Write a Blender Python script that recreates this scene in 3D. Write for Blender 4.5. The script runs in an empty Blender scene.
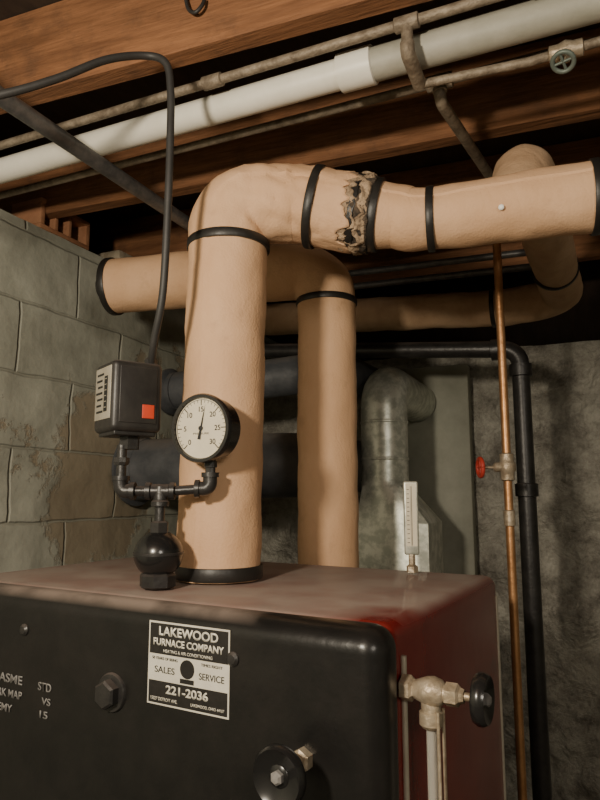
import bpy, bmesh, math, random
from mathutils import Vector, Matrix, noise
random.seed(4)
V=Vector
scene=bpy.context.scene

# ------------------------------------------------------------------ materials
def mat(name,col,col2=None,scale=12,rough=.6,metal=0,bump=.15,bscale=60,dust=None,dust_lo=.35,dust_hi=.8,contrast=(.35,.65),coat=0,stretch=None,detail=6,dmin=.45,spec=.5,stain=None,stain_at=(.58,.70),fine=0,wiped=None,stain_amt=.7,grain=0):
    m=bpy.data.materials.new(name); m.use_nodes=True
    nt=m.node_tree; N=nt.nodes; L=nt.links
    b=N['Principled BSDF']; b.inputs['Roughness'].default_value=rough; b.inputs['Metallic'].default_value=metal
    b.inputs['Coat Weight'].default_value=coat; b.inputs['Specular IOR Level'].default_value=spec
    tc=N.new('ShaderNodeTexCoord'); mp=N.new('ShaderNodeMapping'); L.new(tc.outputs['Object'],mp.inputs[0])
    if stretch: mp.inputs['Scale'].default_value=stretch
    n=N.new('ShaderNodeTexNoise'); n.inputs['Scale'].default_value=scale; n.inputs['Detail'].default_value=detail; n.inputs['Roughness'].default_value=.65
    L.new(mp.outputs[0],n.inputs[0])
    r=N.new('ShaderNodeValToRGB'); r.color_ramp.elements[0].position=contrast[0]; r.color_ramp.elements[1].position=contrast[1]
    r.color_ramp.elements[0].color=(*col,1); r.color_ramp.elements[1].color=(*(col2 or col),1)
    L.new(n.outputs[0],r.inputs[0]); out=r.outputs[0]
    if stain:
        ns=N.new('ShaderNodeTexNoise'); ns.inputs['Scale'].default_value=11; ns.inputs['Detail'].default_value=12; ns.inputs['Roughness'].default_value=.7; L.new(tc.outputs['Object'],ns.inputs[0])
        ms=N.new('ShaderNodeMapRange'); ms.inputs[1].default_value=stain_at[0]; ms.inputs[2].default_value=stain_at[1]; ms.inputs[4].default_value=stain_amt; L.new(ns.outputs[0],ms.inputs[0])
        mxs=N.new('ShaderNodeMix'); mxs.data_type='RGBA'; L.new(ms.outputs[0],mxs.inputs[0]); L.new(out,mxs.inputs[6]); mxs.inputs[7].default_value=(*stain,1); out=mxs.outputs[2]
    if dust:
        g=N.new('ShaderNodeNewGeometry'); sx=N.new('ShaderNodeSeparateXYZ'); L.new(g.outputs['Normal'],sx.inputs[0])
        n2=N.new('ShaderNodeTexNoise'); n2.inputs['Scale'].default_value=9; n2.inputs['Detail'].default_value=8; L.new(tc.outputs['Object'],n2.inputs[0])
        mr=N.new('ShaderNodeMapRange'); mr.inputs[1].default_value=dust_lo; mr.inputs[2].default_value=dust_hi
        L.new(sx.outputs[2],mr.inputs[0])
        mr2=N.new('ShaderNodeMapRange'); mr2.inputs[1].default_value=.35; mr2.inputs[2].default_value=.58; mr2.inputs[3].default_value=dmin; mr2.inputs[4].default_value=1
        L.new(n2.outputs[0],mr2.inputs[0])
        mu=N.new('ShaderNodeMath'); mu.operation='MULTIPLY'; L.new(mr.outputs[0],mu.inputs[0]); L.new(mr2.outputs[0],mu.inputs[1])
        if wiped:   # corner of the casing rubbed clean of dust by passers-by
            di=N.new('ShaderNodeVectorMath'); di.operation='DISTANCE'; di.inputs[1].default_value=wiped[0]; L.new(tc.outputs['Object'],di.inputs[0])
            nw=N.new('ShaderNodeMath'); nw.operation='MULTIPLY_ADD'; nw.inputs[1].default_value=-.22; L.new(n2.outputs[0],nw.inputs[0]); L.new(di.outputs['Value'],nw.inputs[2])
            mw=N.new('ShaderNodeMapRange'); mw.inputs[1].default_value=wiped[1]; mw.inputs[2].default_value=wiped[2]; L.new(nw.outputs[0],mw.inputs[0])
            m2_=N.new('ShaderNodeMath'); m2_.operation='MULTIPLY'; L.new(mu.outputs[0],m2_.inputs[0]); L.new(mw.outputs[0],m2_.inputs[1]); mu=m2_
        mx=N.new('ShaderNodeMix'); mx.data_type='RGBA'; L.new(mu.outputs[0],mx.inputs[0]); L.new(out,mx.inputs[6]); mx.inputs[7].default_value=(*dust,1)
        out=mx.outputs[2]
        mm=N.new('ShaderNodeMapRange'); mm.inputs[3].default_value=rough; mm.inputs[4].default_value=.92; L.new(mu.outputs[0],mm.inputs[0]); L.new(mm.outputs[0],b.inputs['Roughness'])
    L.new(out,b.inputs['Base Color'])
    if bump:
        nb=N.new('ShaderNodeTexNoise'); nb.inputs['Scale'].default_value=bscale; nb.inputs['Detail'].default_value=5; L.new(mp.outputs[0],nb.inputs[0])
        bp=N.new('ShaderNodeBump'); bp.inputs['Strength'].default_value=bump; bp.inputs['Distance'].default_value=.01
        L.new(nb.outputs[0],bp.inputs['Height']); last=bp
        if fine:
            nf=N.new('ShaderNodeTexNoise'); nf.inputs['Scale'].default_value=230; nf.inputs['Detail'].default_value=3; L.new(tc.outputs['Object'],nf.inputs[0])
            bf=N.new('ShaderNodeBump'); bf.inputs['Strength'].default_value=fine; bf.inputs['Distance'].default_value=.002
            L.new(nf.outputs[0],bf.inputs['Height']); L.new(bp.outputs[0],bf.inputs['Normal']); last=bf
        if grain:   # sharp paper creases
            ng=N.new('ShaderNodeTexNoise'); ng.inputs['Scale'].default_value=10; ng.inputs['Detail'].default_value=2; ng.inputs['Distortion'].default_value=.5; L.new(mp.outputs[0],ng.inputs[0])
            s1=N.new('ShaderNodeMath'); s1.operation='SUBTRACT'; s1.inputs[1].default_value=.5; L.new(ng.outputs[0],s1.inputs[0])
            s2=N.new('ShaderNodeMath'); s2.operation='ABSOLUTE'; L.new(s1.outputs[0],s2.inputs[0])
            s3=N.new('ShaderNodeMapRange'); s3.inputs[1].default_value=0; s3.inputs[2].default_value=.03; L.new(s2.outputs[0],s3.inputs[0])
            bg=N.new('ShaderNodeBump'); bg.inputs['Strength'].default_value=grain; bg.inputs['Distance'].default_value=.0015
            L.new(s3.outputs[0],bg.inputs['Height']); L.new(last.outputs[0],bg.inputs['Normal']); last=bg
        L.new(last.outputs[0],b.inputs['Normal'])
    return m

M={}
M['insul']=mat('painted_canvas',(.59,.355,.20),(.69,.445,.270),scale=8,rough=.72,bump=.12,bscale=40,contrast=(.28,.7),stretch=(1,1,.5),stain=(.43,.26,.15),stain_at=(.56,.76),fine=.5,grain=.16,spec=.4)
M['insul2']=mat('painted_canvas_old',(.44,.28,.165),(.56,.38,.24),scale=9,rough=.75,bump=.3,bscale=35,stain=(.30,.2,.12),fine=.4,grain=.2,spec=.35)
M['band']=mat('black_band',(.012,.011,.010),(.02,.018,.016),rough=.45,bump=.1)
M['torn']=mat('torn_lagging',(.16,.11,.07),(.46,.33,.215),scale=34,rough=.95,bump=.9,bscale=90,contrast=(.34,.60))
M['torn_d']=mat('torn_lagging_dark',(.030,.024,.018),(.15,.105,.07),scale=34,rough=.95,bump=.9,bscale=90,contrast=(.40,.66))
wp_=(-.20,.78,1.33)
M['black']=mat('black_enamel',(.008,.0078,.0075),(.014,.0125,.0115),rough=.30,bump=.10,bscale=35,dust=(.27,.21,.175),dust_lo=.55,dust_hi=1.0,spec=.38,dmin=.3,wiped=(wp_,.06,.16))
M['red']=mat('maroon_enamel',(.13,.009,.009),(.17,.015,.012),rough=.26,bump=.06,bscale=20,dust=(.32,.25,.21),dust_lo=.45,dust_hi=1.0,coat=.1,dmin=.68,stain=(.07,.02,.015),stain_at=(.60,.64),wiped=(wp_,-.02,.06))
M['iron']=mat('black_iron',(.018,.017,.017),(.035,.033,.031),scale=30,rough=.38,metal=.2,bump=.10,bscale=110,dust=(.14,.11,.095),dust_lo=.45,dust_hi=1.0,dmin=.2)
M['wheel']=mat('black_handle',(.010,.010,.010),(.014,.013,.013),rough=.25,bump=0,coat=.2)
M['box']=mat('control_box_black',(.020,.018,.017),(.032,.029,.026),scale=25,rough=.42,bump=.04,bscale=80,dust=(.2,.17,.15),dust_lo=.6,dust_hi=1)
M['flue']=mat('flue_black',(.065,.071,.080),(.11,.115,.125),scale=14,rough=.55,bump=.3,bscale=30,dust=(.20,.18,.16),dust_lo=.5,dust_hi=1)
M['steel']=mat('conduit_steel',(.09,.09,.09),(.17,.16,.15),scale=40,rough=.45,metal=.5,bump=.1)
M['oldpipe']=mat('corroded_pipe',(.15,.115,.08),(.30,.245,.18),scale=40,rough=.6,metal=.3,bump=.3,bscale=120)
M['copper']=mat('copper_pipe',(.42,.21,.09),(.56,.31,.15),scale=20,rough=.42,metal=.75,bump=.1)
M['brass']=mat('aged_brass',(.32,.25,.17),(.50,.42,.31),scale=50,rough=.45,metal=.5,bump=.25,bscale=100)
M['galv']=mat('galvanised',(.42,.44,.38),(.65,.66,.58),scale=30,rough=.38,metal=.55,bump=.12,bscale=20,contrast=(.42,.58))
M['pvc']=mat('white_pvc',(.80,.77,.68),(.68,.65,.56),scale=6,rough=.4,bump=.03)
M['graypipe']=mat('painted_drain_pipe',(.29,.28,.225),(.37,.35,.29),scale=10,rough=.55,bump=.1)
M['wood']=mat('joist_wood',(.155,.065,.026),(.28,.125,.054),scale=7,rough=.8,bump=.35,bscale=18,stretch=(.6,6,6),stain=(.08,.04,.02),stain_at=(.50,.72))
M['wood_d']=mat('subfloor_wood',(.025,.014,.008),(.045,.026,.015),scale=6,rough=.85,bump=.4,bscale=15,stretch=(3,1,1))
M['terra']=mat('terracotta',(.33,.15,.075),(.42,.21,.11),rough=.85,bump=.3)
M['mortar']=mat('chimney_mortar',(.23,.185,.125),(.40,.34,.25),scale=15,rough=.95,bump=.9,bscale=30)
M['redpl']=mat('red_plastic',(.62,.06,.02),(.55,.05,.02),rough=.5,bump=0)
M['redhandle']=mat('red_handle',(.50,.05,.03),(.40,.04,.03),rough=.5,bump=.1)
M['teal']=mat('grey_green_handle',(.11,.14,.12),(.16,.18,.155),rough=.5,metal=.3,bump=.1)
M['dial']=mat('dial_face',(.72,.66,.51),(.64,.58,.44),scale=14,rough=.4,bump=0)
M['ink']=mat('black_ink',(.012,.012,.012),rough=.5,bump=0)
M['silver']=mat('label_silver',(.58,.55,.47),(.68,.65,.56),scale=20,rough=.4,metal=.1,bump=0)
M['lblack']=mat('label_black',(.012,.011,.010),(.02,.018,.017),scale=60,rough=.4,bump=0)
M['plate']=mat('name_plate',(.42,.38,.30),(.50,.46,.38),scale=40,rough=.4,metal=.3,bump=0)
M['cast']=mat('worn_casting',(.14,.135,.13),(.22,.21,.20),scale=40,rough=.5,bump=.1)
M['rubber']=mat('cable_jacket',(.022,.021,.020),(.035,.033,.031),rough=.55,bump=.05)
M['floor']=mat('concrete_floor',(.10,.095,.085),(.15,.14,.12),scale=5,rough=.9,bump=.4,bscale=20)
M['board']=mat('painted_board',(.23,.235,.185),(.33,.33,.265),scale=5,rough=.6,bump=.25,bscale=12)
M['fleck']=mat('white_paint_fleck',(.85,.84,.80),rough=.5,bump=0)

def wall_block():
    m=bpy.data.materials.new('painted_block'); m.use_nodes=True; nt=m.node_tree; N=nt.nodes; L=nt.links; b=N['Principled BSDF']
    tc=N.new('ShaderNodeTexCoord'); sp=N.new('ShaderNodeSeparateXYZ'); L.new(tc.outputs['Object'],sp.inputs[0])
    cb=N.new('ShaderNodeCombineXYZ'); L.new(sp.outputs[1],cb.inputs[0]); L.new(sp.outputs[2],cb.inputs[1])
    nd=N.new('ShaderNodeTexNoise'); nd.inputs['Scale'].default_value=6; nd.inputs['Detail'].default_value=6; L.new(tc.outputs['Object'],nd.inputs[0])
    va=N.new('ShaderNodeVectorMath'); va.operation='MULTIPLY_ADD'; va.inputs[1].default_value=(.022,.022,.0); L.new(nd.outputs[1],va.inputs[0]); L.new(cb.outputs[0],va.inputs[2])
    br=N.new('ShaderNodeTexBrick'); br.inputs['Scale'].default_value=1; br.inputs['Brick Width'].default_value=.42; br.inputs['Row Height'].default_value=.203
    br.inputs['Mortar Size'].default_value=.006; br.inputs['Mortar Smooth'].default_value=.9
    L.new(va.outputs[0],br.inputs[0])
    n=N.new('ShaderNodeTexNoise'); n.inputs['Scale'].default_value=5; n.inputs['Detail'].default_value=10; n.inputs['Roughness'].default_value=.72; L.new(tc.outputs['Object'],n.inputs[0])
    r=N.new('ShaderNodeValToRGB'); e=r.color_ramp.elements; e[0].position=.33; e[0].color=(.29,.295,.24,1); e[1].position=.62; e[1].color=(.41,.415,.345,1)
    L.new(n.outputs[0],r.inputs[0])
    n3=N.new('ShaderNodeTexNoise'); n3.inputs['Scale'].default_value=3.4; n3.inputs['Detail'].default_value=10; n3.inputs['Roughness'].default_value=.68; L.new(tc.outputs['Object'],n3.inputs[0])
    r3=N.new('ShaderNodeValToRGB'); r3.color_ramp.elements[0].position=.60; r3.color_ramp.elements[1].position=.63; L.new(n3.outputs[0],r3.inputs[0])
    # brown bare mortar smeared round the flue opening
    di=N.new('ShaderNodeVectorMath'); di.operation='DISTANCE'; di.inputs[1].default_value=(-1.4,1.64,1.56); L.new(tc.outputs['Object'],di.inputs[0])
    dn=N.new('ShaderNodeMath'); dn.operation='MULTIPLY_ADD'; dn.inputs[1].default_value=.6; L.new(n3.outputs[0],dn.inputs[0]); L.new(di.outputs['Value'],dn.inputs[2])
    dm=N.new('ShaderNodeMapRange'); dm.inputs[1].default_value=.585; dm.inputs[2].default_value=.555; dm.inputs[3].default_value=0; dm.inputs[4].default_value=1; L.new(dn.outputs[0],dm.inputs[0])
    mxx=N.new('ShaderNodeMath'); mxx.operation='MAXIMUM'; L.new(r3.outputs[0],mxx.inputs[0]); L.new(dm.outputs[0],mxx.inputs[1])
    mx=N.new('ShaderNodeMix'); mx.data_type='RGBA'; L.new(mxx.outputs[0],mx.inputs[0]); L.new(r.outputs[0],mx.inputs[6]); mx.inputs[7].default_value=(.31,.265,.19,1)
    mb=N.new('ShaderNodeMix'); mb.data_type='RGBA'; L.new(br.outputs['Fac'],mb.inputs[0]); L.new(mx.outputs[2],mb.inputs[6]); mb.inputs[7].default_value=(.31,.31,.25,1)
    L.new(mb.outputs[2],b.inputs['Base Color']); b.inputs['Roughness'].default_value=.55
    inv=N.new('ShaderNodeMath'); inv.operation='SUBTRACT'; inv.inputs[0].default_value=1; L.new(br.outputs['Fac'],inv.inputs[1])
    n4=N.new('ShaderNodeTexNoise'); n4.inputs['Scale'].default_value=20; n4.inputs['Detail'].default_value=8; L.new(tc.outputs['Object'],n4.inputs[0])
    ad=N.new('ShaderNodeMath'); ad.operation='MULTIPLY_ADD'; ad.inputs[1].default_value=.8; L.new(n4.outputs[0],ad.inputs[0]); L.new(inv.outputs[0],ad.inputs[2])
    s3=N.new('ShaderNodeMath'); s3.operation='MULTIPLY_ADD'; s3.inputs[1].default_value=-.5; L.new(mxx.outputs[0],s3.inputs[0]); L.new(ad.outputs[0],s3.inputs[2])
    bp=N.new('ShaderNodeBump'); bp.inputs['Strength'].default_value=.6; bp.inputs['Distance'].default_value=.009; L.new(s3.outputs[0],bp.inputs['Height']); L.new(bp.outputs[0],b.inputs['Normal'])
    return m
M['block']=wall_block()
def wall_silver():
    m=bpy.data.materials.new('rough_painted_stone'); m.use_nodes=True; nt=m.node_tree; N=nt.nodes; L=nt.links; b=N['Principled BSDF']
    tc=N.new('ShaderNodeTexCoord')
    n=N.new('ShaderNodeTexNoise'); n.inputs['Scale'].default_value=6; n.inputs['Detail'].default_value=12; n.inputs['Roughness'].default_value=.8; L.new(tc.outputs['Object'],n.inputs[0])
    r=N.new('ShaderNodeValToRGB'); e=r.color_ramp.elements; e[0].position=.38; e[0].color=(.16,.145,.12,1); e[1].position=.58; e[1].color=(.46,.44,.375,1)
    L.new(n.outputs[0],r.inputs[0]); L.new(r.outputs[0],b.inputs['Base Color'])
    b.inputs['Metallic'].default_value=.15; b.inputs['Roughness'].default_value=.36
    n2=N.new('ShaderNodeTexNoise'); n2.inputs['Scale'].default_value=10; n2.inputs['Detail'].default_value=9; n2.inputs['Roughness'].default_value=.62; n2.inputs['Distortion'].default_value=.35; L.new(tc.outputs['Object'],n2.inputs[0])
    bp=N.new('ShaderNodeBump'); bp.inputs['Strength'].default_value=1; bp.inputs['Distance'].default_value=.05; L.new(n2.outputs[0],bp.inputs['Height']); L.new(bp.outputs[0],b.inputs['Normal'])
    return m
M['stone']=wall_silver()
def glass():
    m=bpy.data.materials.new('clear_glass'); m.use_nodes=True; b=m.node_tree.nodes['Principled BSDF']
    b.inputs['Transmission Weight'].default_value=.7; b.inputs['Roughness'].default_value=.12; b.inputs['Base Color'].default_value=(.85,.82,.74,1); return m
M['glass']=glass()

# ------------------------------------------------------------------ helpers
def empty(name,loc=(0,0,0)):
    o=bpy.data.objects.new(name,None); bpy.context.collection.objects.link(o); o.empty_display_size=.05; return o
def mk(name,verts,faces,m,parent=None,smooth=True,ang=35):
    me=bpy.data.meshes.new(name); me.from_pydata([tuple(v) for v in verts],[],faces); me.update()
    bm=bmesh.new(); bm.from_mesh(me); bmesh.ops.recalc_face_normals(bm,faces=bm.faces); bm.to_mesh(me); bm.free()
    if smooth:
        me.polygons.foreach_set('use_smooth',[True]*len(me.polygons)); me.set_sharp_from_angle(angle=math.radians(ang))
    me.materials.append(M[m] if isinstance(m,str) else m)
    o=bpy.data.objects.new(name,me); bpy.context.collection.objects.link(o)
    if parent: o.parent=parent
    return o
def basis(d):
    d=V(d).normalized(); a=V((0,0,1)) if abs(d.z)<.9 else V((1,0,0))
    x=a.cross(d).normalized(); y=d.cross(x); return x,y,d
def fillet(pts,r,n=10):
    pts=[V(p) for p in pts]; out=[pts[0]]
    for i in range(1,len(pts)-1):
        a,b,c=pts[i-1],pts[i],pts[i+1]; d1=(a-b).normalized(); d2=(c-b).normalized()
        th=d1.angle(d2)
        if th>math.radians(176): out.append(b); continue
        t=min(r/math.tan(th/2),(a-b).length*.49,(c-b).length*.49); rr=t*math.tan(th/2)
        p1=b+d1*t; p2=b+d2*t; ce=b+(d1+d2).normalized()*(rr/math.sin(th/2))
        u=p1-ce; w=p2-ce; A=u.angle(w)
        for k in range(n+1):
            f=k/n; out.append(ce+(u*math.sin((1-f)*A)+w*math.sin(f*A))/math.sin(A))
    out.append(pts[-1]); return out
def cat(pts,n=8):
    P=[V(p) for p in pts]; P=[P[0]*2-P[1]]+P+[P[-1]*2-P[-2]]; out=[]
    for i in range(1,len(P)-2):
        for k in range(n):
            t=k/n; out.append(.5*((2*P[i])+(P[i+1]-P[i-1])*t+(2*P[i-1]-5*P[i]+4*P[i+1]-P[i+2])*t*t+(3*P[i]-P[i-1]-3*P[i+1]+P[i+2])*t**3))
    out.append(P[-2]); return out
def sweepdata(pts,rad,seg=32,lump=0,caps=True,wr=0,lap=0):
    pts=[V(p) for p in pts]; n=len(pts)
    if not isinstance(rad,(list,tuple)): rad=[rad]*n
    T=[]
    for i in range(n):
        a=pts[max(0,i-1)]; b=pts[min(n-1,i+1)]; T.append((b-a).normalized())
    x,y,_=basis(T[0]); vs=[]; fs=[]
    for i in range(n):
        if i>0:
            q=T[i-1].rotation_difference(T[i]); x=q@x; 
        x=(x-T[i]*x.dot(T[i])).normalized(); y=T[i].cross(x)
        for k in range(seg):
            a=2*math.pi*k/seg; dv=x*math.cos(a)+y*math.sin(a); p=pts[i]+dv*rad[i]
            if lump: p+=dv*lump*noise.noise(p*14)
            if wr: p+=dv*wr*noise.noise(V((p.x*30,p.y*30,p.z*55)))
            if lap: p+=dv*lap*(k/seg)
            vs.append(p)
    for i in range(n-1):
        for k in range(seg):
            k2=(k+1)%seg; fs.append((i*seg+k,i*seg+k2,(i+1)*seg+k2,(i+1)*seg+k))
    if caps: fs.append(tuple(range(seg))); fs.append(tuple((n-1)*seg+k for k in range(seg)))
    return vs,fs
def tube(name,pts,rad,m,parent=None,seg=32,lump=0,wr=0,lap=0):
    v,f=sweepdata(pts,rad,seg,lump,wr=wr,lap=lap); return mk(name,v,f,m,parent,ang=50 if not lap else 16)
def dens(pts,step=.02):
    out=[]; pts=[V(p) for p in pts]
    for a,b in zip(pts,pts[1:]):
        n=max(1,int((b-a).length/step))
        for k in range(n): out.append(a.lerp(b,k/n))
    out.append(pts[-1]); return out
def lathe(name,o,ax,prof,m,parent=None,seg=28,ang=35):
    x,y,d=basis(ax); o=V(o); vs=[]; fs=[]
    for r,h in prof:
        for k in range(seg):
            a=2*math.pi*(k+.5)/seg; vs.append(o+d*h+(x*math.cos(a)+y*math.sin(a))*max(r,1e-5))
    n=len(prof)
    for i in range(n-1):
        for k in range(seg):
            k2=(k+1)%seg; fs.append((i*seg+k,i*seg+k2,(i+1)*seg+k2,(i+1)*seg+k))
    fs.append(tuple(range(seg))); fs.append(tuple((n-1)*seg+k for k in range(seg)))
    return mk(name,vs,fs,m,parent,ang=ang)
def band(name,c,ax,r,w,m,parent):
    return lathe(name,V(c),ax,[(r*.95,-w/2),(r,-w/2),(r+.0012,-w/2+.002),(r+.0012,w/2-.002),(r,w/2),(r*.95,w/2)],m,parent,seg=48)
def rbox(name,c,ax,ay,az,sx,sy,sz,bev,m,parent=None,seg=4):
    bm=bmesh.new(); bmesh.ops.create_cube(bm,size=1)
    for v in bm.verts: v.co=V((v.co.x*sx,v.co.y*sy,v.co.z*sz))
    if bev: bmesh.ops.bevel(bm,geom=list(bm.edges),offset=bev,segments=seg,profile=.5,affect='EDGES')
    ax,ay,az,c=V(ax),V(ay),V(az),V(c)
    for v in bm.verts: v.co=c+ax*v.co.x+ay*v.co.y+az*v.co.z
    bmesh.ops.recalc_face_normals(bm,faces=bm.faces)
    me=bpy.data.meshes.new(name); bm.to_mesh(me); bm.free()
    me.polygons.foreach_set('use_smooth',[True]*len(me.polygons)); me.set_sharp_from_angle(angle=math.radians(35))
    me.materials.append(M[m]); o=bpy.data.objects.new(name,me); bpy.context.collection.objects.link(o)
    if parent: o.parent=parent
    return o
X,Y,Z=V((1,0,0)),V((0,1,0)),V((0,0,1))
def abox(name,lo,hi,m,parent=None,bev=0):
    lo,hi=V(lo),V(hi); s=hi-lo; return rbox(name,(lo+hi)/2,X,Y,Z,s.x,s.y,s.z,bev,m,parent,seg=2)
def text(name,s,c,rt,up,size,m,parent,ext=.0003,width=None,off=0.0,height=None):
    cu=bpy.data.curves.new(name,'FONT'); cu.body=s; cu.size=1; cu.align_x='CENTER'; cu.align_y='CENTER'; cu.offset=off
    t=bpy.data.objects.new(name+'_tmp',cu); bpy.context.collection.objects.link(t)
    bpy.context.view_layer.update()
    me=bpy.data.meshes.new_from_object(t.evaluated_get(bpy.context.evaluated_depsgraph_get()))
    bpy.data.objects.remove(t); me.name=name
    xs=[v.co.x for v in me.vertices]; ys=[v.co.y for v in me.vertices]
    cx=(min(xs)+max(xs))/2; cy=(min(ys)+max(ys))/2; w=max(xs)-min(xs); hh=max(ys)-min(ys)
    sx=(width/w) if width else size; sy=(height/hh) if height else size
    rt=V(rt).normalized(); up=V(up).normalized(); nn=rt.cross(up)
    bm=bmesh.new(); bm.from_mesh(me)
    r=bmesh.ops.extrude_face_region(bm,geom=list(bm.faces))
    ev=[g for g in r['geom'] if isinstance(g,bmesh.types.BMVert)]
    for v in ev: v.co.z+=1
    for v in bm.verts:
        v.co=V(c)+rt*((v.co.x-cx)*sx)+up*((v.co.y-cy)*sy)+nn*(ext*v.co.z)
    bm.to_mesh(me); bm.free()
    me.materials.clear(); me.materials.append(M[m])
    o=bpy.data.objects.new(name,me); bpy.context.collection.objects.link(o); o.parent=parent; return o

# ------------------------------------------------------------------ room shell
def gridwall(name,origin,ud,vd,w,hh,th,m,nu,nv,amp,sc):
    origin,ud,vd=V(origin),V(ud),V(vd); nrm=ud.cross(vd); vs=[];fs=[]
    for j in range(nv+1):
        for i in range(nu+1):
            p=origin+ud*(w*i/nu)+vd*(hh*j/nv); p=p+nrm*(amp*noise.fractal(p*sc,1,2,4)); vs.append(p)
    for j in range(nv):
        for i in range(nu):
            a=j*(nu+1)+i; fs.append((a,a+1,a+nu+2,a+nu+1))
    b=len(vs)
    for (i,j) in ((0,0),(nu,0),(nu,nv),(0,nv)): vs.append(origin+ud*(w*i/nu)+vd*(hh*j/nv)-nrm*th)
    fs.append((b,b+3,b+2,b+1))
    fs.append(tuple([b,b+1]+[i for i in range(nu,-1,-1)]))
    fs.append(tuple([b+3]+[nv*(nu+1)+i for i in range(nu+1)]+[b+2]))
    fs.append(tuple([b+1,b+2]+[j*(nu+1)+nu for j in range(nv,-1,-1)]))
    fs.append(tuple([b]+[j*(nu+1) for j in range(nv+1)]+[b+3]))
    return mk(name,vs,fs,m,None,ang=60)
gridwall('wall_left',(-1.4,-2.0,0),Y,Z,5.0,2.25,.3,'block',200,100,.010,6)
gridwall('wall_back',(-1.4,2.6,0),X,Z,3.6,2.06,.4,'stone',240,130,.035,5)
abox('wall_right',(2.2,-2,0),(2.4,3.0,2.5),'block')
abox('wall_front',(-1.7,-2.2,0),(2.4,-2.0,2.5),'block')
abox('floor',(-1.7,-2.2,-.1),(2.4,3.1,0),'floor')
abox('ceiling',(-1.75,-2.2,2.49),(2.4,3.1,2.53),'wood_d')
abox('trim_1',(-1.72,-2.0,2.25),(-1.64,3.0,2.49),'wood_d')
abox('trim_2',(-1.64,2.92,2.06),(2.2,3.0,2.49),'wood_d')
ja=math.radians(3.5)
for yj in (-1.4,-.94,-.48,-.02,.44,.90,1.37,1.84,2.31):
    d=V((math.cos(ja),math.sin(ja),0)); n=V((-math.sin(ja),math.cos(ja),0))
    c=V((0.27,yj+.022+.05,2.395))
    rbox('floor_joist',c,d,n,Z,3.75,.045,.188,.003,'wood',seg=1)
tl=empty('hollow_clay_brick')
for k,(y0,y1,z0,z1) in enumerate([(1.30,1.50,2.252,2.266),(1.30,1.50,2.33,2.344),(1.30,1.316,2.266,2.33),(1.356,1.368,2.266,2.33),(1.41,1.422,2.266,2.33),(1.484,1.50,2.266,2.33)]):
    abox('web_%d'%k,(-1.52,y0,z0-.0),(-1.40,y1,z1-.0),'terra',tl,bev=.002)
rb=abox('rubble_stone',(-1.55,1.62,2.251),(-1.38,1.74,2.30),'mortar',None,bev=.012)

# ------------------------------------------------------------------ boiler
e2=V((.101,.9949,0)).normalized(); e1=V((e2.y,-e2.x,0)); cor=V((-.23,.75,1.33))
def BL(s,t,z): return V((cor.x,cor.y,0))+e1*s+e2*t+Z*z
boiler=empty('steam_boiler')
rbox('front_section',BL(-.465,.035,.675),e1,e2,Z,.93,.07,1.31,.03,'black',boiler,seg=8)
rbox('jacket',BL(-.468,.335,.672),e1,e2,Z,.918,.57,1.312,.022,'red',boiler,seg=6)
rbox('base',BL(-.465,.32,.03),e1,e2,Z,.90,.58,.06,.004,'iron',boiler)
tube('jacket_bead',[BL(-.006,.085,.05),BL(-.006,.085,1.285)],.004,'plate',boiler,seg=12)
tube('jacket_bead_rear',[BL(-.010,.605,.05),BL(-.010,.605,1.29)],.004,'plate',boiler,seg=12)
lathe('plug_flange',BL(-.427,0,1.201),-e2,[(.028,-.004),(.028,.001),(.026,.004),(.02,.005)],'iron',boiler)
lathe('plug_hex',BL(-.427,0,1.201),-e2,[(.0205,0),(.0205,.016),(.017,.019),(.010,.0195)],'iron',boiler,seg=6,ang=20)
for i,(s,zz) in enumerate([(-.629,1.269),(-.211,1.274)]):
    lathe('screw_%d'%i,BL(s,0,zz),-e2,[(.0095,-.002),(.0095,.002),(.006,.005),(.0,.0055)],'iron',boiler,seg=20)
for i,(s,zz,tx,w,hh) in enumerate([(-.655,1.190,'ASME',.058,.014),(-.572,1.188,'STD',.030,.013),(-.655,1.167,'RK MAP',.060,.012),(-.567,1.167,'VS',.020,.011),(-.665,1.144,'EMY',.036,.012),(-.571,1.147,'15',.018,.011)]):
    text('cast_text_%d'%i,tx,BL(s,-.0002,zz),e1,Z,.012,'cast',boiler,ext=.0015,width=w,height=hh,off=.01)

lab=empty('service_label')
lc=(-.287,1.254)
def LP(a,b,o=.0012): return BL(lc[0]+a,-o,lc[1]+b)
def lbox(n,a0,a1,b0,b1,o,m): 
    rbox(n,BL(lc[0]+(a0+a1)/2,-o,lc[1]+(b0+b1)/2),e1,e2,Z,a1-a0,.0006,b1-b0,0,m,lab)
lbox('backing',-.071,.071,-.056,.056,.0004,'silver')
lbox('header',-.0685,.0685,.012,.0535,.0008,'lblack')
lbox('footer',-.0685,.0685,-.0535,-.024,.0008,'lblack')
text('title',"LAKEWOOD",LP(0,.0435),e1,Z,.02,'silver',lab,width=.104,height=.0128,off=.03)
text('title_2',"FURNACE COMPANY",LP(0,.0285),e1,Z,.02,'silver',lab,width=.124,height=.0100,off=.03)
text('title_3',"HEATING & AIR CONDITIONING",LP(0,.0170),e1,Z,.02,'silver',lab,width=.086,height=.0044,off=.01)
text('motto_l',"50 YEARS OF BEING",LP(-.040,.0065),e1,Z,.02,'ink',lab,width=.046,height=.0036)
text('motto_r',"TIMES RIGHT",LP(.042,.0065),e1,Z,.02,'ink',lab,width=.036,height=.0036)
text('sales',"SALES",LP(-.040,-.0085),e1,Z,.02,'ink',lab,width=.036,height=.0085)
text('service',"SERVICE",LP(.042,-.0085),e1,Z,.02,'ink',lab,width=.042,height=.0085)
lathe('mark',LP(0,-.003,.0006),-e2,[(.0125,0),(.0125,.0006),(.0,.0006)],'lblack',lab,seg=24)
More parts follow.
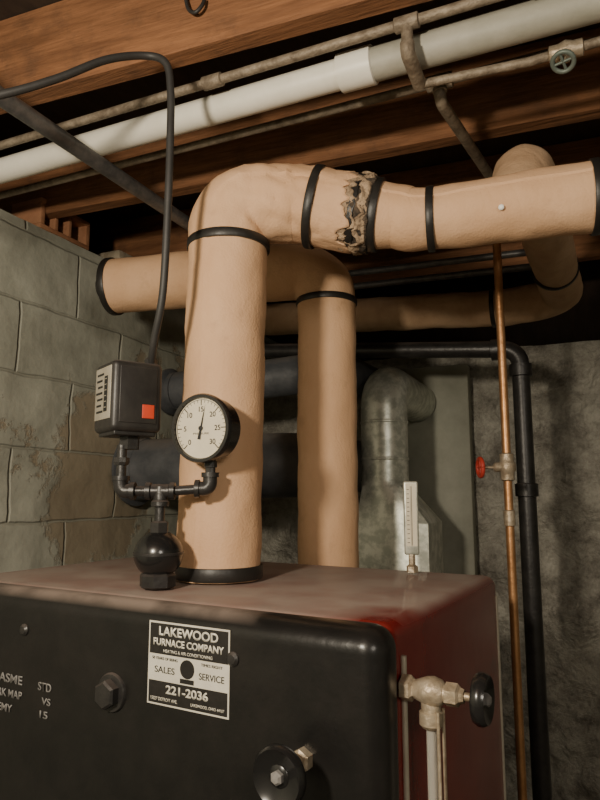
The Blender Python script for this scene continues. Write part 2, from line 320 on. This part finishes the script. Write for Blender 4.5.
lbox('mark_base',-.012,.012,-.022,-.016,.001,'lblack')
text('phone',"221-2036",LP(0,-.0335),e1,Z,.02,'silver',lab,width=.074,height=.0118,off=.03)
text('addr_l',"15027 DETROIT AVE.",LP(-.040,-.0475),e1,Z,.02,'silver',lab,width=.048,height=.0046,off=.01)
text('addr_r',"LAKEWOOD, OHIO 44107",LP(.036,-.0475),e1,Z,.02,'silver',lab,width=.056,height=.0046,off=.01)

fv=empty('front_try_cock')
o=BL(-.104,0,1.172)
def wheel(o,ax,parent,R=.033):
    lathe('wheel',o,ax,[(.009,-.004),(R*.70,-.003),(R*.90,-.007),(R,-.002),(R,.004),(R*.90,.009),(R*.72,.005),(R*.38,.002),(R*.36,.003)],'wheel',parent,seg=40,ang=60)
    lathe('wheel_nut',V(o),ax,[(.008,.002),(.008,.008),(.005,.011),(.002,.0115)],'cast',parent,seg=6,ang=20)
lathe('base_nut',o,-e2,[(.014,-.002),(.014,.012),(.010,.014),(.010,.02)],'brass',fv,seg=6,ang=20)
lathe('stem',o,-e2,[(.006,.015),(.006,.055)],'brass',fv,seg=16)
wheel(o-e2*.056,-e2,fv,.034)

gv=empty('water_gauge_valve')
o=BL(-.004,.075,1.25)
lathe('wall_nut',o,e1,[(.016,0),(.016,.012),(.012,.015),(.011,.018)],'brass',gv,seg=6,ang=20)
lathe('body',o,e1,[(.011,.016),(.014,.024),(.017,.032),(.018,.040),(.015,.050),(.011,.054),(.011,.058)],'brass',gv)
lathe('bonnet',o,e1,[(.014,.056),(.014,.070),(.010,.073),(.008,.078)],'brass',gv,seg=6,ang=20)
lathe('stem',o,e1,[(.005,.072),(.005,.098)],'brass',gv,seg=14)
wheel(o+e1*.098,e1,gv,.030)
pc=o+e1*.036
lathe('drop_body',pc,-Z,[(.012,.0),(.012,.022),(.0145,.024),(.0145,.038),(.011,.042)],'brass',gv,seg=24)
lathe('glass_tube',pc,-Z,[(.0065,.03),(.0065,.33)],'glass',gv,seg=20)
lathe('lower_fitting',pc,-Z,[(.011,.31),(.0145,.315),(.0145,.34),(.012,.36)],'brass',gv,seg=24)
tube('lower_arm',[pc-Z*.35,pc-Z*.35-e1*.036],.009,'brass',gv,seg=16)
for k,(a,b) in enumerate(((.014,-.010),(.014,.010))):
    tube('guard_rod_%d'%k,[pc+e2*b+e1*.012-Z*.02,pc+e2*b+e1*.012-Z*.34],.0022,'brass',gv,seg=10)

# ------------------------------------------------------------------ risers & steam mains
p1=empty('insulated_steam_pipe')
a=V((-.646,1.075,0)); at_=V((-.637,1.075,0))
main=[a+Z*1.332,at_+Z*2.076,V((-.505,1.125,2.072)),V((-.414,1.150,2.050)),V((-.317,1.170,2.030)),V((-.247,1.180,2.016)),V((.052,1.225,2.024)),V((.9,1.33,2.03))]
fp=fillet(main[:3],.062,14)[:-1]
tail=cat(main[2:],8)
path=dens(dens(fp,.02)+tail,.009)
rad=[]
for p in path:
    if p.z<1.98 and p.x<-.6: rad.append(.0775)
    else:
        x=p.x
        ks=[(-.66,.0775),(-.60,.078),(-.505,.076),(-.45,.074),(-.38,.070),(-.32,.061),(-.26,.057),(-.1,.060),(.05,.063),(1,.066)]
        r=ks[-1][1]
        for (x0,r0),(x1,r1) in zip(ks,ks[1:]):
            if x0<=x<=x1: r=r0+(r1-r0)*(x-x0)/(x1-x0)
        if x<-.66: r=.0775
        rad.append(r)
vv,ff=sweepdata(path,rad,96,.003,wr=.0010,lap=.0028)
for i,p in enumerate(vv):
    w=max(0,1-((p.x+.50)**2+(p.z-2.07)**2)**.5/.17)
    if w>0:
        c0=path[i//96]; dv=(p-c0).normalized()
        vv[i]=p+dv*w*(.008*noise.noise(V((p.x*60+p.z*25,p.y*18,p.z*30)))+.005*noise.noise(p*42))
mk('lagging',vv,ff,'insul',p1,ang=30)
band('band_base',a+Z*1.345,Z,.0815,.024,'band',p1)
band('band_elbow',at_+Z*1.985,Z,.0825,.017,'band',p1)
def at(x):
    b=min(range(len(path)),key=lambda i:abs(path[i].x-x)+(10 if path[i].z<2.0 else 0)); 
    return path[b],(path[min(b+2,len(path)-1)]-path[b-2]).normalized(),rad[b]
for i,(x,w,ex) in enumerate([(-.470,.016,.0075),(-.352,.018,.0055),(-.248,.014,.0045),(.046,.016,.0045)]):
    c,t,r=at(x); band('band_%d'%i,c,t,r+ex,w,'band',p1)
lathe('paint_fleck',V((-.112,1.1390,1.998)),V((-.05,-.95,-.3)),[(.0055,0),(.005,.0016),(.001,.002)],'fleck',p1,seg=7,ang=80)
c,t,r=at(-.405)
xx,yy,_=basis(t)
def ragged(name,h0,h1,r0,r1,m,fray0,fray1,seed,amp):
    vs=[];fs=[];ns=130;nr=9
    for j in range(nr):
        f=j/(nr-1)
        for k in range(ns):
            an=2*math.pi*k/ns; cs,sn=math.cos(an),math.sin(an)
            h=h0+(h1-h0)*f
            h+=(fray0*(1-f)+fray1*f)*(noise.noise(V((cs*2.5,sn*2.5,seed)))+.5*noise.noise(V((cs*7,sn*7,seed+3)))+.25*noise.noise(V((cs*20,sn*20,seed+5))))
            rr=r0+(r1-r0)*f+amp*noise.noise(V((cs*3,sn*3,seed+f*2)))+amp*.4*noise.noise(V((cs*10,sn*10,seed+f*4)))
            vs.append(c+t*h+(xx*cs+yy*sn)*rr)
    for j in range(nr-1):
        for k in range(ns):
            k2=(k+1)%ns; fs.append((j*ns+k,j*ns+k2,(j+1)*ns+k2,(j+1)*ns+k))
    o=mk(name,vs,fs,m,p1,ang=80); sm=o.modifiers.new('thick','SOLIDIFY'); sm.thickness=.004; sm.offset=-1
ragged('torn_core',-.014,.046,r+.001,r+.004,'torn_d',.004,.004,3,.004)
ragged('torn_cuff_left',-.064,-.004,r+.0045,r+.0080,'insul',.0,.028,11,.003)
ragged('torn_cloth',-.020,.010,r+.0035,r+.0060,'torn',.0,.026,11,.005)
ragged('torn_cuff_right',.024,.044,r+.0085,r+.002,'torn',.022,.004,19,.007)
ragged('inner_band',.006,.018,r+.0045,r+.0045,'band',.006,.006,31,.002)

p2=empty('insulated_steam_pipe')
b2=V((-.604,1.53,0))
m2=[b2+Z*.75,b2+Z*2.080,V((-.80,1.475,2.080)),V((-1.00,1.425,2.075)),V((-1.205,1.382,2.070))]
tube('lagging',dens(fillet(m2,.085,14),.012),.0765,'insul',p2,seg=72,lump=.003,wr=.0010)
band('band_elbow',b2+Z*1.990,Z,.0795,.016,'band',p2)
dd=(m2[4]-m2[3]).normalized()
band('band_end',m2[4]-dd*.010,dd,.0800,.018,'band',p2)
lathe('end_plug',m2[4],dd,[(.06,-.01),(.06,.004),(.03,.006),(.03,.03),(.0,.032)],'iron',p2)

p3=empty('insulated_return_pipe')
m3=[V((-.085,1.225,2.02)),V((-.085,1.335,2.155)),V((-.060,1.65,2.145)),V((-.035,2.13,2.105)),V((-.22,2.14,2.095)),V((-1.05,2.14,2.15)),V((-1.385,2.14,2.16))]
tube('lagging',dens(fillet(m3,.07,10),.015),.060,'insul2',p3,seg=48,lump=.004,wr=.0016)
band('band_1',V((-.048,1.90,2.124)),(m3[3]-m3[2]),.0625,.014,'band',p3)
band('band_2',V((-.25,2.14,2.097)),X,.0625,.014,'band',p3)
band('band_3',V((-.75,2.14,2.13)),X,.0625,.014,'band',p3)

# ------------------------------------------------------------------ flue pipes, duct
fl=empty('flue_pipe')
tube('pipe',dens(fillet([V((-1.375,1.75,1.57)),V((-.80,1.75,1.575)),V((-.80,2.55,1.60))],.10,12),.04),.098,'flue',fl,seg=48)
lathe('collar',V((-1.382,1.75,1.57)),X,[(.122,-.0),(.122,.008),(.106,.014),(.100,.05),(.098,.05)],'flue',fl,seg=48)
band('seam',V((-1.02,1.75,1.573)),X,.099,.02,'flue',fl)
f2=empty('vent_pipe')
tube('pipe',[V((-1.385,1.93,1.86)),V((-.86,2.0,1.90)),V((-.76,2.10,1.91)),V((-.76,2.56,1.92))],.068,'flue',f2,seg=40)
band('seam',V((-1.10,1.97,1.883)),V((.53,.07,.04)),.069,.016,'flue',f2)
lathe('collar',V((-1.385,1.93,1.86)),X,[(.085,-.0),(.085,.012),(.07,.024),(.069,.04)],'flue',f2,seg=40)

du=empty('galvanised_duct')
dc=V((-.60,2.03,0))
tube('riser',dens(fillet([dc+Z*1.50,dc+Z*1.845,dc+V((.0,.45,1.845))],.08,6),.2),.076,'galv',du,seg=40)
for i,zz in enumerate((1.60,1.72)): band('crimp_%d'%i,dc+Z*zz,Z,.077,.010,'galv',du)
vs=[];fs=[];ns=48
def sq(an,hx,hy): 
    c_,s_=math.cos(an),math.sin(an); k=1/max(abs(c_)/hx,abs(s_)/hy); return V((c_*k,s_*k,0))
for zz,mixv in ((1.53,0),(1.515,.05),(1.40,1),(.9,1)):
    for k in range(ns):
        an=2*math.pi*(k+.5)/ns; rd=V((math.cos(an),math.sin(an),0))*.078; s=sq(an,.115,.10)+V((.045,0,0))
        vs.append(dc+Z*zz+rd.lerp(s,mixv))
for j in range(3):
    for k in range(ns):
        k2=(k+1)%ns; fs.append((j*ns+k,j*ns+k2,(j+1)*ns+k2,(j+1)*ns+k))
mk('transition',vs,fs,'galv',du,ang=25)

abox('plaster_board',(-.69,2.50,.0),(-.40,2.56,1.99),'board',None,bev=.006)

ip=empty('black_iron_pipe')
tube('pipe',fillet([V((-1.10,2.02,2.005)),V((-.165,2.02,1.925)),V((-.165,2.02,.0))],.05,8),.026,'iron',ip,seg=24)
for k,(c,ax) in enumerate([(V((-.165,2.02,1.86)),Z),(V((-.23,2.02,1.93)),X),(V((-.165,2.02,1.5)),Z)]):
    lathe('coupling_%d'%k,c,ax,[(.026,-.02),(.033,-.018),(.033,.018),(.026,.02)],'iron',ip,seg=24)
for i,(z1,z2,yy_) in enumerate([(2.235,2.215,1.98),(2.205,2.185,2.03)]):
    tube('electrical_conduit',[V((-.90,yy_,z1)),V((-.12,yy_,z2))] ,.011,'steel',None,seg=14)

cp=empty('copper_pipe')
q=V((-.18,1.672,0))
tube('pipe',[q+Z*0.0,q+Z*2.25],.0105,'copper',cp,seg=20)
lathe('coupling',q+Z*1.43,Z,[(.0105,-.02),(.014,-.018),(.014,.018),(.0105,.02)],'brass',cp,seg=20)
lathe('valve_body',q+Z*1.555,Z,[(.0105,-.035),(.017,-.032),(.017,-.014),(.021,-.008),(.021,.008),(.017,.014),(.017,.032),(.0105,.035)],'brass',cp,seg=20)
vd=V((-.90,-.42,-.02)).normalized()
lathe('bonnet',q+Z*1.555,vd,[(.012,0),(.012,.03),(.008,.034),(.004,.036),(.004,.066)],'brass',cp,seg=16)
hc=q+Z*1.555+vd*.067
x_,y_,_=basis(vd)
rp=[hc+(x_*math.cos(2*math.pi*k/20)+y_*math.sin(2*math.pi*k/20))*.022 for k in range(21)]
tube('red_wheel_rim',rp,.0055,'redhandle',cp,seg=10)
for k in range(4):
    an=math.pi/2*k; tube('spoke_%d'%k,[hc,hc+(x_*math.cos(an)+y_*math.sin(an))*.021],.003,'redhandle',cp,seg=8)

# ------------------------------------------------------------------ pressure gauge assembly
sg=empty('siphon_fitting')
bc=V((-.68,.93,0)); r_=V((.9135,.4067,0)); h_=V((-.4067,.9135,0))
lathe('base_hex',bc,Z,[(.026,1.331),(.031,1.334),(.031,1.352),(.027,1.356)],'iron',sg,seg=8,ang=20)
prof=[]
for k in range(0,17):
    a_=math.radians(-62+k*(62+66)/16); prof.append((.042*math.cos(a_),1.387+.040*math.sin(a_)))
lathe('ball',bc,Z,prof,'wheel',sg,seg=40,ang=60)
lathe('seam_ring',bc,Z,[(.040,1.386),(.0432,1.3865),(.0432,1.3905),(.040,1.391)],'iron',sg,seg=40)
lathe('hex',bc,Z,[(.0155,1.420),(.0165,1.422),(.0165,1.440),(.012,1.443)],'iron',sg,seg=6,ang=20)
lathe('nipple',bc,Z,[(.0085,1.436),(.0085,1.48)],'iron',sg,seg=18)
tc_=bc+Z*1.494
lathe('tee_v',tc_,-Z,[(.011,-.008),(.0125,0),(.0125,.016),(.0155,.018),(.0155,.026),(.009,.027)],'iron',sg,seg=22)
lathe('tee_h',tc_-r_*.026,r_,[(.009,0),(.0150,.001),(.0150,.009),(.012,.011),(.012,.041),(.0150,.043),(.0150,.051),(.009,.052)],'iron',sg,seg=22)
eL=tc_-r_*.070+Z*.0; eR=tc_+r_*.086+Z*.004
tube('arm_left',[tc_-r_*.02,eL+r_*.005],.0085,'iron',sg,seg=18)
tube('arm_right',[tc_+r_*.02,eR-r_*.01],.0085,'iron',sg,seg=18)
tube('elbow_left',fillet([eL+r_*.022,eL,eL+Z*.022],.012,6),.0125,'iron',sg,seg=20)
tube('elbow_right',fillet([eR-r_*.022,eR,eR+Z*.024],.012,6),.0125,'iron',sg,seg=20)
lathe('bead_l1',eL+r_*.022,r_,[(.0155,-.004),(.0155,.004)],'iron',sg,seg=22)
lathe('bead_l2',eL+Z*.022,Z,[(.0155,-.004),(.0155,.004)],'iron',sg,seg=22)
lathe('bead_r1',eR-r_*.022,r_,[(.0155,-.004),(.0155,.004)],'iron',sg,seg=22)
lathe('bead_r2',eR+Z*.024,Z,[(.0155,-.004),(.0155,.004)],'iron',sg,seg=22)
lathe('nipple_left',eL,Z,[(.0085,.02),(.0085,.08)],'iron',sg,seg=18)
lathe('union_left',eL,Z,[(.012,.045),(.014,.050),(.014,.058)],'iron',sg,seg=8,ang=20)

pg=empty('pressure_gauge')
gn=V((-.02,-1.0,-.03)).normalized()
gc=V((eR.x,eR.y,1.602))+gn*.012
gx=Z.cross(gn).normalized(); 
if gx.dot(r_)<0: gx=-gx
gy=gx.cross(-gn).normalized()
if gy.z<0: gy=-gy
R=.057
lathe('case',gc,gn,[(R*.80,-.022),(R*.97,-.020),(R*.98,.010),(R*1.05,.012),(R*1.06,.020),(R*1.02,.025),(R*.93,.025),(R*.91,.019),(.001,.018)],'wheel',pg,seg=64,ang=30)
lathe('dial',gc,gn,[(R*.905,.0185),(R*.905,.0192),(.001,.0193)],'dial',pg,seg=64)
lathe('stem',V((eR.x,eR.y,0)),Z,[(.009,eR.z+.026),(.009,eR.z+.036),(.0115,eR.z+.037),(.0115,eR.z+.048),(.008,eR.z+.049),(.008,eR.z+.062)],'iron',pg,seg=8,ang=20)
def gp(ang,rad_,o=.0197): return gc+gn*o+gx*(math.sin(ang)*rad_)+gy*(math.cos(ang)*rad_)
tv=[];tf=[]
A0,A1=math.radians(-135),math.radians(135)
for k in range(31):
    an=A0+(A1-A0)*k/30; w=.0008 if k%5==0 else .0004; r0=R*.70 if k%5==0 else R*.78; r1=R*.86
    sd=gx*math.cos(an)-gy*math.sin(an); b=len(tv)
    for rr in (r0,r1):
        for s in (-1,1): tv.append(gp(an,rr)+sd*s*w)
    tf.append((b,b+1,b+3,b+2))
for k in range(60):
    an=A0+(A1-A0)*k/60; an2=A0+(A1-A0)*(k+1)/60; b=len(tv)
    tv+= [gp(an,R*.86),gp(an,R*.875),gp(an2,R*.875),gp(an2,R*.86)]; tf.append((b,b+1,b+2,b+3))
mk('scale',tv,tf,'ink',pg,smooth=False)
for k,s in enumerate(['0','5','10','15','20','25','30']):
    an=A0+(A1-A0)*k/6; text('num_%s'%s,s,gp(an,R*.58,.0196),gx,gy,.0125,'ink',pg,ext=.0002,off=.01)
an=math.radians(12); sd=gx*math.cos(an)-gy*math.sin(an)
nv=[gp(an,R*.74,.0208),gp(an,0,.0208)+sd*.0018,gp(an,-R*.34,.0208)+sd*.003,gp(an,-R*.34,.0208)-sd*.003,gp(an,0,.0208)-sd*.0018]
mk('needle',nv,[(0,1,2,3,4)],'ink',pg,smooth=False)
lathe('hub',gc,gn,[(.004,.0195),(.004,.0222),(.0,.0224)],'ink',pg,seg=20)
text('dial_caption','PRESSURE',gp(0,-R*.16,.0196),gx,gy,.004,'ink',pg,ext=.0001,width=.032,height=.0032)

pb=empty('pressure_control_box')
th_=math.radians(37)
A=r_*math.cos(th_)+h_*math.sin(th_); B=-r_*math.sin(th_)+h_*math.cos(th_)
bx=V((eL.x,eL.y,0))+V((.006,.012,0)); bq=bx-r_*.005; zc=1.657
rbox('housing',bq+Z*zc,A,B,Z,.092,.090,.124,.010,'box',pb,seg=5)
rbox('base_plate',bq+Z*(zc-.063),A,B,Z,.076,.074,.010,.002,'iron',pb)
lathe('neck',bx,Z,[(.018,zc-.090),(.018,zc-.066)],'iron',pb,seg=6,ang=20)
rbox('name_plate',bq-A*.0462+Z*(zc+.006),A,B,Z,.002,.072,.092,.0004,'plate',pb)
for k in range(7):
    rbox('plate_line_%d'%k,bq-A*.0474+Z*(zc+.040-k*.011)+B*(.016 if k%2 else .012),A,B,Z,.0006,.03-.004*(k%3),.0038,0,'ink',pb)
rbox('scale_window',bq-A*.0476+Z*(zc+.004)-B*.016,A,B,Z,.0012,.014,.062,0,'ink',pb)
for k in range(6):
    rbox('scale_mark_%d'%k,bq-A*.0484+Z*(zc-.02+k*.010)-B*.016,A,B,Z,.0006,.008,.0014,0,'plate',pb)
rbox('inner_panel',bq-B*.0452+Z*(zc+.002),A,B,Z,.068,.003,.098,.001,'box',pb)
rbox('red_tag',bq-B*.0472+A*.018+Z*(zc-.026),A,B,Z,.022,.002,.024,.0008,'redpl',pb)

cb=empty('power_cable')
ct=bq+A*.032-B*.02
cpts=[ct+Z*1.716,V((-.685,.905,1.76)),V((-.655,.885,1.84)),V((-.639,.870,2.00)),V((-.636,.866,2.12)),V((-.637,.864,2.20)),V((-.645,.858,2.252)),V((-.680,.845,2.268)),V((-.72,.79,2.235)),V((-.77,.73,2.175)),V((-.83,.67,2.125)),V((-.95,.58,2.07)),V((-1.38,.45,2.0))]
tube('jacket',cat(cpts,8),.0068,'rubber',cb,seg=14)
lathe('gland',ct,Z,[(.012,zc+.060),(.012,zc+.072),(.008,zc+.076)],'iron',cb,seg=8,ang=20)
hk=empty('cable_hook')
hp=V((-.60,.892,2.36))
tube('hook',cat([hp+V((-.03,-.004,.05)),hp+V((-.018,-.008,.01)),hp+V((.0,-.012,-.006)),hp+V((.012,-.010,.004)),hp+V((.014,-.004,.02))],8),.0035,'rubber',hk,seg=10)

th=empty('thermometer')
tp=BL(-.165,.56,0)
tn=-h_*.95+r_*-.1; tn.normalize(); tx=V((tn.y,-tn.x,0)); 
if tx.dot(r_)<0: tx=-tx
lathe('well',tp,Z,[(.012,1.330),(.012,1.342),(.007,1.346),(.007,1.366)],'brass',th,seg=6,ang=20)
rbox('case',tp+Z*1.440,tx,tn,Z,.030,.012,.150,.004,'galv',th)
rbox('scale_card',tp+Z*1.447+tn*.0064,tx,tn,Z,.022,.001,.128,0,'dial',th)
tube('spirit_tube',[tp+Z*1.385+tn*.008,tp+Z*1.505+tn*.008],.0014,'plate',th,seg=8)
for k in range(13):
    rbox('tick_%d'%k,tp+Z*(1.39+k*.009)+tn*.0071-tx*.006,tx,tn,Z,.005,.0004,.0012,0,'ink',th)

# ------------------------------------------------------------------ overhead services
pv=empty('plastic_drain_pipe')
y0=1.035
tube('pipe_white',[V((-1.6,y0,2.262)),V((-.36,y0,2.268))],.028,'pvc',pv,seg=32)
lathe('coupling',V((-.345,y0,2.268)),X,[(.028,-.034),(.0345,-.032),(.0345,.032),(.031,.034)],'pvc',pv,seg=32)
tube('pipe_grey',[V((-.33,y0,2.268)),V((1.8,y0,2.268))],.030,'graypipe',pv,seg=32)
wp=empty('water_pipe')
tube('pipe',[V((-1.55,.975,2.283)),V((1.6,.975,2.283))],.009,'oldpipe',wp,seg=16)
for k,x in enumerate((-.235,-.02,-.62)):
    lathe('fitting_%d'%k,V((x,.975,2.283)),X,[(.009,-.022),(.013,-.02),(.013,.02),(.009,.022)],'oldpipe',wp,seg=16)
tube('drop',[V((-.235,.975,2.283)),V((-.235,.975,2.235)),],.010,'oldpipe',wp,seg=16)
tube('drop_elbow',fillet([V((-.235,.975,2.245)),V((-.235,.975,2.228)),V((-.235,1.06,2.222))],.010,6),.0125,'oldpipe',wp,seg=16)
tube('run_low',[V((-.235,1.06,2.222)),V((-.05,1.09,2.232)),V((.4,1.09,2.25))],.008,'oldpipe',wp,seg=14)
wp2=empty('water_pipe')
tube('pipe',[V((-1.5,1.145,2.275)),V((1.6,1.145,2.275))],.009,'oldpipe',wp2,seg=16)
lathe('tee',V((-.215,1.145,2.275)),X,[(.010,-.026),(.015,-.024),(.015,.024),(.010,.026)],'oldpipe',wp2,seg=18)
lathe('tee_bottom',V((-.215,1.145,2.275)),-Z,[(.014,-.01),(.014,.02),(.010,.022)],'oldpipe',wp2,seg=18)
tube('branch',fillet([V((-.215,1.145,2.27)),V((-.215,1.145,2.235)),V((-.172,1.56,2.262)),V((-.18,1.64,2.262))],.02,6),.0115,'oldpipe',wp2,seg=16)
sv=empty('stop_valve')
so=V((.01,1.09,2.2345))
lathe('body',so,X,[(.009,-.028),(.014,-.026),(.014,-.012),(.018,0),(.014,.012),(.014,.026),(.009,.028)],'brass',sv,seg=20)
hd=V((-.15,-.45,-.8)).normalized()
lathe('bonnet',so,hd,[(.012,0),(.012,.020),(.006,.024),(.004,.034)],'brass',sv,seg=8,ang=20)
hc=so+hd*.034; x_,y_,_=basis(hd)
tube('wheel_rim',[hc+(x_*math.cos(2*math.pi*k/20)+y_*math.sin(2*math.pi*k/20))*.017 for k in range(21)],.004,'teal',sv,seg=10)
for k in range(4):
    an=math.pi/2*k; tube('spoke_%d'%k,[hc,hc+(x_*math.cos(an)+y_*math.sin(an))*.017],.0025,'teal',sv,seg=8)
tube('steel_conduit',[V((-.925,-.6,2.20)),V((-.925,1.95,2.195))],.0165,'steel',None,seg=24)

# ------------------------------------------------------------------ lights
def area(name,loc,tgt,size,power,col):
    l=bpy.data.lights.new(name,'AREA'); l.shape='DISK'; l.size=size; l.energy=power; l.color=col
    o=bpy.data.objects.new(name,l); bpy.context.collection.objects.link(o); o.location=loc
    o.rotation_euler=(V(tgt)-V(loc)).to_track_quat('-Z','Y').to_euler(); return o
def bulb(name,loc,e,size):
    pl=bpy.data.lights.new(name,'POINT'); pl.energy=e; pl.shadow_soft_size=size; pl.color=(1,.88,.70)
    po=bpy.data.objects.new(name,pl); bpy.context.collection.objects.link(po); po.location=loc
bulb('bare_bulb_light',(-.48,-.35,1.84),84,.06)
area('room_fill_light',(1.2,-.9,2.1),(0,1.2,1.5),.6,16,(1,.90,.76))  # added unseen fill light behind the camera, brightens the boiler side; no real fixture
w=bpy.data.worlds.new('world'); scene.world=w; w.use_nodes=True
w.node_tree.nodes['Background'].inputs[0].default_value=(.9,.95,1,1); w.node_tree.nodes['Background'].inputs[1].default_value=.02

# ------------------------------------------------------------------ camera
cam=bpy.data.cameras.new('camera'); co=bpy.data.objects.new('camera',cam); bpy.context.collection.objects.link(co)
cam.sensor_fit='VERTICAL'; cam.sensor_height=24; cam.lens=19.2; cam.clip_start=.01
co.location=(0,0,1.49); co.rotation_euler=(math.radians(90+8.3),0,math.radians(24))
scene.camera=co
